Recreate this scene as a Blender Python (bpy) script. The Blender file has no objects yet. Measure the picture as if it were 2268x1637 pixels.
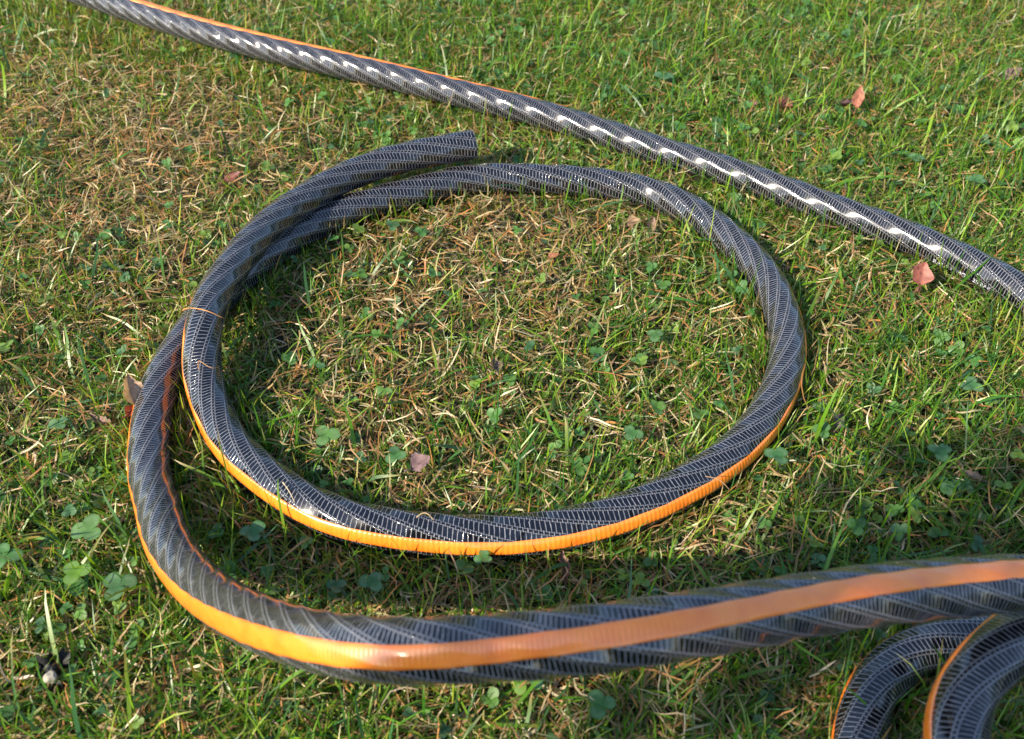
import bpy, bmesh, math, random
import numpy as np
from mathutils import Vector, Matrix, Euler
sc = bpy.context.scene
col = sc.collection
RNG = np.random.default_rng(11)
random.seed(5)

# ------------------------------------------------------------------ camera
CAM_H = .642
TILT = math.radians(44.5)           # view direction below the horizon
FPX = 2133.0                        # focal length in units of a 2267 px wide picture
cd = bpy.data.cameras.new('camera')
cam = bpy.data.objects.new('camera', cd)
col.objects.link(cam)
cam.location = (0, 0, CAM_H)
cam.rotation_euler = (math.pi/2 - TILT, 0, 0)
cd.sensor_width = 36
cd.lens = 36*FPX/2267
cd.clip_start = .02
cd.clip_end = 500
cd.dof.use_dof = True
cd.dof.focus_distance = .88
cd.dof.aperture_fstop = 8.5
sc.camera = cam

# ------------------------------------------------------------------ light
SUN_TO = Vector((-.66, -.50, .56)).normalized()    # from the lawn towards the sun
w = bpy.data.worlds.new('World')
sc.world = w
w.use_nodes = True
nt = w.node_tree
for n in list(nt.nodes):
    nt.nodes.remove(n)
sky = nt.nodes.new('ShaderNodeTexSky')
sky.sky_type = 'NISHITA'
sky.sun_disc = False
sky.sun_elevation = math.asin(SUN_TO.z)
sky.sun_rotation = math.atan2(SUN_TO.x, SUN_TO.y)
sky.air_density = 1.0
sky.dust_density = .6
bg = nt.nodes.new('ShaderNodeBackground')
bg.inputs['Strength'].default_value = .15
wo = nt.nodes.new('ShaderNodeOutputWorld')
nt.links.new(sky.outputs[0], bg.inputs[0])
nt.links.new(bg.outputs[0], wo.inputs[0])
sd = bpy.data.lights.new('sun', 'SUN')
sun = bpy.data.objects.new('sun', sd)
col.objects.link(sun)
sd.energy = 4.6
sd.angle = math.radians(.55)
sd.color = (1.0, .87, .67)
sun.rotation_euler = SUN_TO.to_track_quat('Z', 'Y').to_euler()
vs = sc.view_settings
vs.view_transform = 'Standard'
vs.look = 'None'
vs.gamma = 1
vs.use_curve_mapping = False
vs.exposure = 1.15
sc.cycles.max_bounces = 8
sc.cycles.transmission_bounces = 6

# ------------------------------------------------------------------ helpers
REST = .022                        # height of a resting hose's axis above the soil

def at(u, v, h=0.0, base=REST):
    """where the ray through (u, v) of the 2267 px wide picture meets the level base+h"""
    x = (u-1133.5)/FPX
    y = (v-818.5)/FPX
    d = np.array([x, math.cos(TILT)-y*math.sin(TILT), -math.sin(TILT)-y*math.cos(TILT)])
    t = (base+h-CAM_H)/d[2]
    return np.array([0, 0, CAM_H])+t*d

def tag(o, label=None, cat=None, group=None, kind=None):
    if label: o['label'] = label
    if cat: o['category'] = cat
    if group: o['group'] = group
    if kind: o['kind'] = kind
    return o

def empty(name, loc=(0, 0, 0)):
    o = bpy.data.objects.new(name, None)
    o.empty_display_size = .05
    o.location = loc
    col.objects.link(o)
    return o

def link(name, me, mat=None, parent=None):
    o = bpy.data.objects.new(name, me)
    col.objects.link(o)
    if mat and not me.materials:
        me.materials.append(mat)
    if parent: o.parent = parent
    return o

def mesh_from(name, co, faces_flat, starts, totals, smooth=True):
    me = bpy.data.meshes.new(name)
    me.vertices.add(len(co))
    me.vertices.foreach_set('co', np.asarray(co, np.float32).ravel())
    me.loops.add(len(faces_flat))
    me.loops.foreach_set('vertex_index', np.asarray(faces_flat, np.int32))
    me.polygons.add(len(starts))
    me.polygons.foreach_set('loop_start', np.asarray(starts, np.int32))
    me.polygons.foreach_set('loop_total', np.asarray(totals, np.int32))
    me.update(calc_edges=True)
    me.polygons.foreach_set('use_smooth', np.full(len(starts), smooth))
    return me

def mesh_poly(name, co, faces, smooth=True):
    flat, starts, tot = [], [], []
    for f in faces:
        starts.append(len(flat)); tot.append(len(f)); flat.extend(f)
    return mesh_from(name, co, flat, starts, tot, smooth)

def set_color(me, rgb, name='Col'):
    a = me.attributes.new(name, 'FLOAT_COLOR', 'POINT')
    c = np.ones((len(rgb), 4), np.float32)
    c[:, :3] = rgb
    a.data.foreach_set('color', c.ravel())

def new_mat(name):
    m = bpy.data.materials.new(name)
    m.use_nodes = True
    t = m.node_tree
    for n in list(t.nodes):
        t.nodes.remove(n)
    out = t.nodes.new('ShaderNodeOutputMaterial')
    return m, t, out

class NB:
    """small node builder for maths"""
    def __init__(s, t): s.t = t
    def m(s, op, a, b=None, c=None, clamp=False):
        n = s.t.nodes.new('ShaderNodeMath')
        n.operation = op
        n.use_clamp = clamp
        for i, v in enumerate((a, b, c)):
            if v is None: continue
            if isinstance(v, (int, float)): n.inputs[i].default_value = v
            else: s.t.links.new(v, n.inputs[i])
        return n.outputs[0]
    def band(s, d, hw, soft):
        """1 where d < hw, falling to 0 over soft"""
        n = s.t.nodes.new('ShaderNodeMapRange')
        n.interpolation_type = 'SMOOTHSTEP'
        s.t.links.new(d, n.inputs['Value'])
        for k, v in (('From Min', hw), ('From Max', None)):
            if v is not None:
                if isinstance(v, (int, float)): n.inputs[k].default_value = v
                else: s.t.links.new(v, n.inputs[k])
        fm = s.m('ADD', hw, soft)
        s.t.links.new(fm, n.inputs['From Max'])
        n.inputs['To Min'].default_value = 1
        n.inputs['To Max'].default_value = 0
        return n.outputs[0]

def val_noise(x, y, cell, seed):
    r = np.random.default_rng(seed).random((64, 64))
    gx, gy = x/cell+100, y/cell+100
    ix, iy = np.floor(gx).astype(int), np.floor(gy).astype(int)
    fx, fy = gx-ix, gy-iy
    fx = fx*fx*(3-2*fx); fy = fy*fy*(3-2*fy)
    g = lambda i, j: r[i % 64, j % 64]
    return (g(ix, iy)*(1-fx)+g(ix+1, iy)*fx)*(1-fy)+(g(ix, iy+1)*(1-fx)+g(ix+1, iy+1)*fx)*fy

# ------------------------------------------------------------------ materials
def foliage_mat(name, rough=.42, trans=.35, coat=0.0, spec=.45):
    m, t, out = new_mat(name)
    at_ = t.nodes.new('ShaderNodeAttribute'); at_.attribute_name = 'Col'
    p = t.nodes.new('ShaderNodeBsdfPrincipled')
    p.inputs['Roughness'].default_value = rough
    p.inputs['Specular IOR Level'].default_value = spec
    p.inputs['Coat Weight'].default_value = coat
    t.links.new(at_.outputs['Color'], p.inputs['Base Color'])
    tr = t.nodes.new('ShaderNodeBsdfTranslucent')
    mul = t.nodes.new('ShaderNodeMix'); mul.data_type = 'RGBA'; mul.blend_type = 'MULTIPLY'
    mul.inputs[0].default_value = 1
    t.links.new(at_.outputs['Color'], mul.inputs[6])
    mul.inputs[7].default_value = (1.5, 1.35, .55, 1)
    t.links.new(mul.outputs[2], tr.inputs['Color'])
    mx = t.nodes.new('ShaderNodeMixShader'); mx.inputs[0].default_value = trans
    t.links.new(p.outputs[0], mx.inputs[1]); t.links.new(tr.outputs[0], mx.inputs[2])
    t.links.new(mx.outputs[0], out.inputs[0])
    return m

M_GRASS = foliage_mat('grass_blades', .36, .38)
M_CLOVER = foliage_mat('clover_leaf', .5, .25, spec=.32)
M_LEAF = foliage_mat('autumn_leaf', .5, .25, spec=.4)

def knit_mat():
    """glossy black hose wall with a pale reinforcing net knitted in just under the skin"""
    m, t, out = new_mat('hose_knit')
    b = NB(t)
    uv = t.nodes.new('ShaderNodeUVMap'); uv.uv_map = 'UVMap'
    sp = t.nodes.new('ShaderNodeSeparateXYZ'); t.links.new(uv.outputs[0], sp.inputs[0])
    nz = t.nodes.new('ShaderNodeTexNoise'); nz.inputs['Scale'].default_value = 1.3; nz.inputs['Detail'].default_value = 2
    t.links.new(uv.outputs[0], nz.inputs['Vector'])
    wob = b.m('MULTIPLY', b.m('SUBTRACT', nz.outputs[0], .5), .5)
    u = b.m('ADD', sp.outputs[0], wob)
    v = sp.outputs[1]
    th = t.nodes.new('ShaderNodeAttribute'); th.attribute_name = 'thread'
    hw = th.outputs['Fac']
    # rows: v counts rows; chain of small cells around v = integer, long cells between
    fv = b.m('SUBTRACT', b.m('FRACT', b.m('ADD', v, .5)), .5)
    av = b.m('ABSOLUTE', fv)
    fu = b.m('ABSOLUTE', b.m('SUBTRACT', b.m('FRACT', u), .5))       # .5 at long-cell walls, 0 midway
    # zigzag border of the chain: distance from the chain centre grows midway between the walls
    edge = b.m('ADD', .085, b.m('MULTIPLY', b.m('SUBTRACT', .5, fu), .13))
    edge = b.m('MINIMUM', edge, .14)
    dz = b.m('ABSOLUTE', b.m('SUBTRACT', av, edge))
    zig = b.band(dz, b.m('MULTIPLY', hw, .15), .014)
    inchain = b.m('LESS_THAN', av, edge)
    du_long = b.m('SUBTRACT', .5, fu)
    du = b.m('ADD', b.m('MULTIPLY', inchain, fu), b.m('MULTIPLY', b.m('SUBTRACT', 1.0, inchain), du_long))
    wall = b.band(du, hw, .035)
    net = b.m('MAXIMUM', zig, wall, clamp=True)
    n2 = t.nodes.new('ShaderNodeTexNoise'); n2.inputs['Scale'].default_value = 3.0
    t.links.new(uv.outputs[0], n2.inputs['Vector'])
    netc = b.m('MULTIPLY', net, b.m('ADD', .62, b.m('MULTIPLY', n2.outputs[0], .6)), clamp=True)
    mix = t.nodes.new('ShaderNodeMix'); mix.data_type = 'RGBA'
    t.links.new(netc, mix.inputs[0])
    mix.inputs[6].default_value = (.003, .0035, .006, 1)
    mix.inputs[7].default_value = (.25, .25, .275, 1)
    p = t.nodes.new('ShaderNodeBsdfPrincipled')
    t.links.new(mix.outputs[2], p.inputs['Base Color'])
    # fine dust and drag marks break up the shine
    tc = t.nodes.new('ShaderNodeTexCoord')
    n3 = t.nodes.new('ShaderNodeTexNoise'); n3.inputs['Scale'].default_value = 90; n3.inputs['Detail'].default_value = 5
    t.links.new(tc.outputs['Object'], n3.inputs['Vector'])
    rr = t.nodes.new('ShaderNodeMapRange')
    rr.inputs['From Min'].default_value = .35; rr.inputs['From Max'].default_value = .75
    rr.inputs['To Min'].default_value = .10; rr.inputs['To Max'].default_value = .24
    t.links.new(n3.outputs[0], rr.inputs['Value'])
    t.links.new(rr.outputs[0], p.inputs['Roughness'])
    p.inputs['IOR'].default_value = 1.5
    p.inputs['Specular IOR Level'].default_value = .08
    p.inputs['Coat Weight'].default_value = 1
    p.inputs['Coat Roughness'].default_value = .11
    p.inputs['Coat IOR'].default_value = 1.6
    bp = t.nodes.new('ShaderNodeBump')
    bp.inputs['Strength'].default_value = .7
    bp.inputs['Distance'].default_value = .0007
    t.links.new(net, bp.inputs['Height'])
    t.links.new(bp.outputs[0], p.inputs['Normal'])
    bc = t.nodes.new('ShaderNodeBump')
    bc.inputs['Strength'].default_value = .3
    bc.inputs['Distance'].default_value = .00022
    t.links.new(net, bc.inputs['Height'])
    t.links.new(bc.outputs[0], p.inputs['Coat Normal'])
    t.links.new(p.outputs[0], out.inputs[0])
    return m
M_KNIT = knit_mat()

def orange_mat():
    m, t, out = new_mat('orange_stripe')
    b = NB(t)
    uv = t.nodes.new('ShaderNodeUVMap'); uv.uv_map = 'UVMap'
    sp = t.nodes.new('ShaderNodeSeparateXYZ'); t.links.new(uv.outputs[0], sp.inputs[0])
    wv = b.m('SINE', b.m('MULTIPLY', sp.outputs[0], math.tau))
    p = t.nodes.new('ShaderNodeBsdfPrincipled')
    tc = t.nodes.new('ShaderNodeTexCoord')
    n = t.nodes.new('ShaderNodeTexNoise'); n.inputs['Scale'].default_value = 60; n.inputs['Detail'].default_value = 6
    t.links.new(tc.outputs['Object'], n.inputs['Vector'])
    cr = t.nodes.new('ShaderNodeValToRGB')
    cr.color_ramp.elements[0].position = .3; cr.color_ramp.elements[0].color = (.86, .185, .012, 1)
    cr.color_ramp.elements[1].position = .6; cr.color_ramp.elements[1].color = (.95, .25, .020, 1)
    t.links.new(n.outputs[0], cr.inputs[0])
    t.links.new(cr.outputs[0], p.inputs['Base Color'])
    p.inputs['Roughness'].default_value = .35
    p.inputs['Coat Weight'].default_value = 1
    p.inputs['Coat Roughness'].default_value = .16
    p.inputs['Coat IOR'].default_value = 1.6
    p.inputs['Specular IOR Level'].default_value = .55
    bp = t.nodes.new('ShaderNodeBump'); bp.inputs['Strength'].default_value = .3; bp.inputs['Distance'].default_value = .0003
    t.links.new(wv, bp.inputs['Height'])
    t.links.new(bp.outputs[0], p.inputs['Normal'])
    t.links.new(p.outputs[0], out.inputs[0])
    return m
M_ORANGE = orange_mat()

def plain(name, rgb, rough=.5, nscale=200, var=.25, spec=.5):
    m, t, out = new_mat(name)
    p = t.nodes.new('ShaderNodeBsdfPrincipled')
    tc = t.nodes.new('ShaderNodeTexCoord')
    n = t.nodes.new('ShaderNodeTexNoise'); n.inputs['Scale'].default_value = nscale; n.inputs['Detail'].default_value = 5
    t.links.new(tc.outputs['Object'], n.inputs['Vector'])
    cr = t.nodes.new('ShaderNodeValToRGB')
    a = tuple(c*(1-var) for c in rgb)+(1,); bb = tuple(min(1, c*(1+var)) for c in rgb)+(1,)
    cr.color_ramp.elements[0].position = .3; cr.color_ramp.elements[0].color = a
    cr.color_ramp.elements[1].position = .7; cr.color_ramp.elements[1].color = bb
    t.links.new(n.outputs[0], cr.inputs[0]); t.links.new(cr.outputs[0], p.inputs['Base Color'])
    p.inputs['Roughness'].default_value = rough
    p.inputs['Specular IOR Level'].default_value = spec
    t.links.new(p.outputs[0], out.inputs[0])
    return m
M_RUBBER = plain('hose_cut_rubber', (.02, .02, .024), .5)
M_INK = plain('shade_tinted_ink', (.62, .64, .78), .5, var=.1)  # white print; the lilac cast of shade is put into its colour
M_BARK = plain('bark', (.12, .09, .06), .9, 30)
M_BLACKSCRAP = plain('black_scrap', (.006, .006, .007), .6)
M_PEBBLE = plain('pale_pebble', (.34, .31, .26), .7, 300)

def soil_mat():
    m, t, out = new_mat('soil_and_thatch')
    p = t.nodes.new('ShaderNodeBsdfPrincipled')
    tc = t.nodes.new('ShaderNodeTexCoord')
    n = t.nodes.new('ShaderNodeTexNoise'); n.inputs['Scale'].default_value = 260; n.inputs['Detail'].default_value = 8
    n2 = t.nodes.new('ShaderNodeTexNoise'); n2.inputs['Scale'].default_value = 3; n2.inputs['Detail'].default_value = 6
    for k in (n, n2): t.links.new(tc.outputs['Object'], k.inputs['Vector'])
    cr = t.nodes.new('ShaderNodeValToRGB')
    cr.color_ramp.elements[0].position = .32; cr.color_ramp.elements[0].color = (.014, .012, .007, 1)
    cr.color_ramp.elements[1].position = .75; cr.color_ramp.elements[1].color = (.060, .038, .018, 1)
    e = cr.color_ramp.elements.new(.52); e.color = (.026, .032, .010, 1)
    t.links.new(n.outputs[0], cr.inputs[0])
    mx = t.nodes.new('ShaderNodeMix'); mx.data_type = 'RGBA'; mx.blend_type = 'MULTIPLY'; mx.inputs[0].default_value = .5
    t.links.new(cr.outputs[0], mx.inputs[6]); t.links.new(n2.outputs[0], mx.inputs[7])
    t.links.new(mx.outputs[2], p.inputs['Base Color'])
    p.inputs['Roughness'].default_value = .95
    bp = t.nodes.new('ShaderNodeBump'); bp.inputs['Strength'].default_value = .8; bp.inputs['Distance'].default_value = .004
    t.links.new(n.outputs[0], bp.inputs['Height']); t.links.new(bp.outputs[0], p.inputs['Normal'])
    t.links.new(p.outputs[0], out.inputs[0])
    return m
M_SOIL = soil_mat()

# ------------------------------------------------------------------ ground
def ground():
    def axis():
        a = np.concatenate([np.linspace(-1.6, 1.6, 129)])
        far = np.array([2.2, 3.2, 5, 8, 14, 30, 80, 200.])
        return np.concatenate([-far[::-1], a, far])
    ax = axis(); ay = axis()
    X, Y = np.meshgrid(ax, ay, indexing='ij')
    Z = (val_noise(X, Y, .05, 3)-.5)*.006+(val_noise(X, Y, .17, 4)-.5)*.008-.002
    Z[(np.abs(X) > 2) | (np.abs(Y) > 2)] = -.002
    n = len(ax)
    co = np.stack([X.ravel(), Y.ravel(), Z.ravel()], 1)
    i = np.arange(n-1)
    I, J = np.meshgrid(i, i, indexing='ij')
    q = np.stack([I*n+J, (I+1)*n+J, (I+1)*n+J+1, I*n+J+1], -1).reshape(-1)
    nf = (n-1)**2
    me = mesh_from('ground', co, q, np.arange(nf)*4, np.full(nf, 4))
    tag(link('ground', me, M_SOIL), kind='structure')
ground()

# ------------------------------------------------------------------ hoses
R_HOSE = .017
N_ROWS = 9

def spline(P, t, ts):
    """natural cubic spline through P (n,k) at parameters t, evaluated at ts"""
    P = np.asarray(P, float)
    n = len(P)
    h = np.diff(t)
    A = np.zeros((n, n)); B = np.zeros((n, P.shape[1]))
    A[0, 0] = A[-1, -1] = 1
    for i in range(1, n-1):
        A[i, i-1] = h[i-1]; A[i, i] = 2*(h[i-1]+h[i]); A[i, i+1] = h[i]
        B[i] = 6*((P[i+1]-P[i])/h[i]-(P[i]-P[i-1])/h[i-1])
    Mm = np.linalg.solve(A, B)
    k = np.clip(np.searchsorted(t, ts, side='right')-1, 0, n-2)
    hh = h[k][:, None]; a = (t[k+1]-ts)[:, None]; b = (ts-t[k])[:, None]
    return (Mm[k]*a**3+Mm[k+1]*b**3)/(6*hh)+(P[k]/hh-Mm[k]*hh/6)*a+(P[k+1]/hh-Mm[k+1]*hh/6)*b

class Hose:
    """path rows: x, y, z, stripe angle (deg), knit pitch (mm), twist (rad/m), ridge"""
    def __init__(s, rows, step=.0025):
        rows = np.array(rows, float)
        P = rows[:, :3]
        t = np.concatenate([[0], np.cumsum(np.linalg.norm(np.diff(P, axis=0), axis=1))])
        fine = np.linspace(0, t[-1], int(t[-1]/.001)+2)
        C = spline(P, t, fine)
        # a little smoothing takes out the jitter of hand-set points
        k = np.hanning(41); k /= k.sum()
        for j in range(3):
            pad = np.concatenate([2*C[0, j]-C[1:21, j][::-1], C[:, j], 2*C[-1, j]-C[-21:-1, j][::-1]])
            C[:, j] = np.convolve(pad, k, 'valid')
        L = np.concatenate([[0], np.cumsum(np.linalg.norm(np.diff(C, axis=0), axis=1))])
        n = int(L[-1]/step)+1
        s.s = np.linspace(0, L[-1], n)
        s.c = np.stack([np.interp(s.s, L, C[:, j]) for j in range(3)], 1)
        tt = np.interp(s.s, L, fine)
        s.stripe = np.radians(s.smooth(np.interp(tt, t, rows[:, 3])))
        s.pitch = s.smooth(np.interp(tt, t, rows[:, 4]))*.001
        s.twist = s.smooth(np.interp(tt, t, rows[:, 5]))
        s.ridge = s.smooth(np.interp(tt, t, rows[:, 6]))
        T = np.gradient(s.c, axis=0); T /= np.linalg.norm(T, axis=1)[:, None]
        up = np.array([0, 0, 1.])
        e1 = up-T*(T@up)[:, None]; e1 /= np.linalg.norm(e1, axis=1)[:, None]
        s.T, s.e1, s.e2 = T, e1, np.cross(T, e1)
        s.tw = np.concatenate([[0], np.cumsum((s.twist[1:]+s.twist[:-1])/2*np.diff(s.s))])
        s.u = np.concatenate([[0], np.cumsum(np.diff(s.s)/((s.pitch[1:]+s.pitch[:-1])/2))])
    @staticmethod
    def smooth(a, w=61):
        k = np.hanning(w); k /= k.sum()
        return np.convolve(np.pad(a, w//2, mode='edge'), k, 'valid')
    def rad(s, phi, idx):
        """radius with the soft ridges that the knit's chains pull up"""
        v = N_ROWS*(phi-s.tw[idx])/math.tau
        f = v-np.round(v)                          # 0 at a chain, +-.5 mid facet
        ps = (np.abs(f)-.5)*math.tau/N_ROWS        # polygon angle from facet centre
        poly = math.cos(math.pi/N_ROWS)/np.cos(ps)
        rd = R_HOSE*(1.0+s.ridge[idx]*(.42*(poly-1.0)-.006*(1-np.cos(f*math.tau))+.003*np.exp(-(f/.10)**2)))
        lump = 1+.006*np.sin(s.s[idx]*61+phi*2)+.004*np.sin(s.s[idx]*143-phi*3+1)
        return rd*lump
    def body(s, name, parent, seg=80):
        n = len(s.s)
        phi = np.arange(seg)/seg*math.tau
        I, PH = np.meshgrid(np.arange(n), phi, indexing='ij')
        rr = s.rad(PH, I)
        co = s.c[:, None, :]+rr[..., None]*(np.cos(PH)[..., None]*s.e1[:, None]+np.sin(PH)[..., None]*s.e2[:, None])
        co = co.reshape(-1, 3)
        i = np.arange(n-1); j = np.arange(seg)
        A, B = np.meshgrid(i, j, indexing='ij')
        Bn = (B+1) % seg
        q = np.stack([A*seg+B, A*seg+Bn, (A+1)*seg+Bn, (A+1)*seg+B], -1).reshape(-1)
        nf = (n-1)*seg
        me = mesh_from(name, co, q, np.arange(nf)*4, np.full(nf, 4))
        uvl = me.uv_layers.new(name='UVMap')
        U = np.stack([s.u[A], s.u[A], s.u[A+1], s.u[A+1]], -1)
        base = N_ROWS/math.tau
        V = np.stack([(B/seg*math.tau-s.tw[A])*base, ((B+1)/seg*math.tau-s.tw[A])*base,
                      ((B+1)/seg*math.tau-s.tw[A+1])*base, (B/seg*math.tau-s.tw[A+1])*base], -1)
        uvl.data.foreach_set('uv', np.stack([U, V], -1).astype(np.float32).ravel())
        a = me.attributes.new('thread', 'FLOAT', 'POINT')
        a.data.foreach_set('value', np.repeat(np.clip(.00019/s.pitch, .045, .085), seg).astype(np.float32))
        return link(name, me, M_KNIT, parent)
    def strip(s, name, parent, half=math.radians(22), seg=10):
        n = len(s.s)
        off = np.linspace(-half, half, seg+1)
        I, OF = np.meshgrid(np.arange(n), off, indexing='ij')
        HF = 1+.22*np.exp(-(np.linalg.norm(s.c-at(590, 1385, .11), axis=1)/.11)**2)
        PH = s.stripe[:, None]+OF*HF[:, None]
        under = s.rad(PH, I)
        rr = under*.25+(R_HOSE*1.006)*.75+.0003
        rr = np.maximum(rr, under+.00025)
        rr[:, 0] = under[:, 0]-.0003; rr[:, -1] = under[:, -1]-.0003
        co = s.c[:, None, :]+rr[..., None]*(np.cos(PH)[..., None]*s.e1[:, None]+np.sin(PH)[..., None]*s.e2[:, None])
        co = co.reshape(-1, 3)
        m = seg+1
        A, B = np.meshgrid(np.arange(n-1), np.arange(seg), indexing='ij')
        q = np.stack([A*m+B, A*m+B+1, (A+1)*m+B+1, (A+1)*m+B], -1).reshape(-1)
        nf = (n-1)*seg
        me = mesh_from(name, co, q, np.arange(nf)*4, np.full(nf, 4))
        uvl = me.uv_layers.new(name='UVMap')
        U = np.stack([s.u[A], s.u[A], s.u[A+1], s.u[A+1]], -1)
        V = np.stack([B, B+1, B+1, B], -1)/seg
        uvl.data.foreach_set('uv', np.stack([U, V], -1).astype(np.float32).ravel())
        return link(name, me, M_ORANGE, parent)
    def cut_face(s, name, parent, end):
        """square-cut end: rubber ring and the bore running inside"""
        i = 0 if end == 0 else len(s.s)-1
        d = -s.T[i] if end == 0 else s.T[i]
        seg = 80
        ph = np.arange(seg)/seg*math.tau
        dirs = np.cos(ph)[:, None]*s.e1[i]+np.sin(ph)[:, None]*s.e2[i]
        rr = s.rad(ph, np.full(seg, i))
        rings = [s.c[i]+dirs*rr[:, None], s.c[i]+dirs*(rr[:, None]-.0006)+d*.0005, s.c[i]+dirs*.0132+d*.0005,
                 s.c[i]+dirs*.0126, s.c[i]-d*.05+dirs*.0126]
        co = np.concatenate(rings+[(s.c[i]-d*.05)[None]])
        f = []
        for k in range(4):
            for j in range(seg):
                f.append((k*seg+j, k*seg+(j+1) % seg, (k+1)*seg+(j+1) % seg, (k+1)*seg+j))
        for j in range(seg):
            f.append((4*seg+j, 4*seg+(j+1) % seg, 5*seg))
        return link(name, mesh_poly(name, co, f), M_RUBBER, parent)

def px(u, v, h, st, pitch, tw, rg):
    return (*at(u, v, h), st, pitch, tw, rg)

def wp(x, y, z, st, pitch=3.0, tw=20, rg=.8):
    return (x, y, z, st, pitch, tw, rg)

main_rows = [
    px(1048, 320, .030, 95, 3.7, 18, .8), px(990, 330, .030, 95, 3.7, 18, .8), px(944, 338, .030, 95, 3.7, 18, .8),
    px(778, 387, .026, 95, 3.6, 17, 1.25), px(678, 440, .026, 95, 3.5, 17, 1.25), px(589, 506, .030, 95, 3.4, 17, 1.25),
    px(509, 600, .034, 95, 3.2, 17, 1.25), px(466, 673, .034, 95, 3.1, 17, 1.25), px(449, 752, .030, 93, 3.0, 17, 1.1),
    px(448, 818, .017, 92, 3.0, 17, 1.1), px(472, 907, .004, 84, 3.1, 17, 1.1), px(507, 975, 0, 80, 3.3, 17, 1.1),
    px(573, 1043, 0, 72, 3.6, 17, 1.1), px(653, 1101, 0, 72, 3.8, 17, 1.1), px(749, 1146, 0, 72, 3.9, 17, 1.2),
    px(886, 1175, 0, 72, 3.9, 17, 1.25), px(1030, 1188, 0, 72, 3.9, 17, 1.25), px(1174, 1183, 0, 72, 3.9, 17, 1.25), px(1350, 1147, 0, 72, 3.8, 17, 1.25),
    px(1539, 1063, 0, 72, 3.6, 17, 1.25), px(1671, 955, 0, 80, 3.2, 17, 1.25), px(1722, 870, 0, 85, 3.1, 17, 1.25),
    px(1744, 777, 0, 92, 3.0, 17, 1.25), px(1732, 694, 0, 94, 3.0, 17, 1.25), px(1694, 612, 0, 95, 3.0, 17, 1.2),
    px(1637, 548, 0, 95, 3.2, 17, 1.2), px(1555, 482, 0, 95, 3.4, 17, 1.25), px(1456, 432, 0, 95, 3.7, 17, 1.25),
    px(1296, 402, 0, 95, 3.8, 17, 1.25), px(1136, 394, 0, 95, 3.8, 17, 1.25), px(1008, 402, 0, 95, 3.8, 17, 1.25),
    px(944, 418, 0, 95, 3.8, 17, 1.25), px(785, 461, 0, 95, 3.7, 17, 1.25), px(652, 524, 0, 95, 3.5, 17, 1.25),
    px(560, 590, 0, 95, 3.3, 14, .8), px(488, 655, 0, 95, 3.0, 15, .8), px(424, 735, 0, 95, 2.7, 17, .8),
    px(371, 818, 0, 94, 2.7, 19, .8), px(340, 907, 0, 92, 2.7, 20, .8), px(330, 996, 0, 90, 2.8, 22, .8),
    px(333, 1062, .003, 90, 2.7, 20, .8), px(346, 1110, .010, 88, 2.9, 26, .8), px(363, 1178, .022, 85, 2.9, 28, .85),
    px(416, 1268, .042, 78, 2.9, 28, .9), px(505, 1343, .078, 68, 2.9, 28, 1.0), px(645, 1404, .128, 57, 2.9, 28, 1.3),
    px(773, 1432, .158, 50, 2.8, 22, 1.1), px(886, 1441, .172, 44, 2.6, 22, 1.5), px(939, 1441, .176, 42, 2.6, 22, 1.5),
    px(1099, 1434, .182, 36, 2.6, 22, 1.5), px(1259, 1421, .190, 29, 2.6, 22, 1.5), px(1451, 1396, .194, 23, 2.6, 22, 1.5),
    px(1611, 1371, .186, 19, 2.6, 22, 1.5), px(1824, 1334, .172, 13, 2.6, 22, 1.5), px(1964, 1315, .164, 9, 2.6, 22, 1.5),
    px(2103, 1302, .155, 4, 2.6, 22, 1.5), px(2266, 1292, .148, 0, 2.6, 22, 1.5),
    wp(.36, .308, .160, -8), wp(.44, .27, .146, -20), wp(.495, .18, .128, -35), wp(.47, .075, .108, -50), wp(.38, .025, .098, -65),
    wp(.29, .06, .100, -80), wp(.245, .15, .110, -84), wp(.243, .215, .120, -86),
    px(2118, 1599, .102, -87, 2.8, 20, .9), px(2182, 1476, .110, -87, 2.8, 20, .9), px(2244, 1417, .110, -88, 2.8, 20, .9),
    wp(.345, .322, .118, -90), wp(.43, .325, .100, -92), wp(.52, .27, .072, -94), wp(.56, .16, .045, -95),
    wp(.52, .03, .026, -98), wp(.40, -.045, .022, -100), wp(.27, -.01, .022, -102), wp(.205, .09, .022, -104, 3.4),
    wp(.202, .19, .022, -105, 3.6),
    px(1902, 1637, 0, -106, 3.6, 17, 1.25), px(1924, 1548, 0, -106, 3.6, 17, 1.25), px(1966, 1487, 0, -106, 3.6, 17, 1.25),
    px(2045, 1434, 0, -108, 3.6, 17, 1.25), px(2123, 1411, 0, -110, 3.6, 17, 1.25),
    wp(.365, .367, .022, -112), wp(.47, .365, .022, -115), wp(.60, .33, .022, -120), wp(.80, .30, .022, -125), wp(1.0, .33, .022, -130),
]
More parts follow.
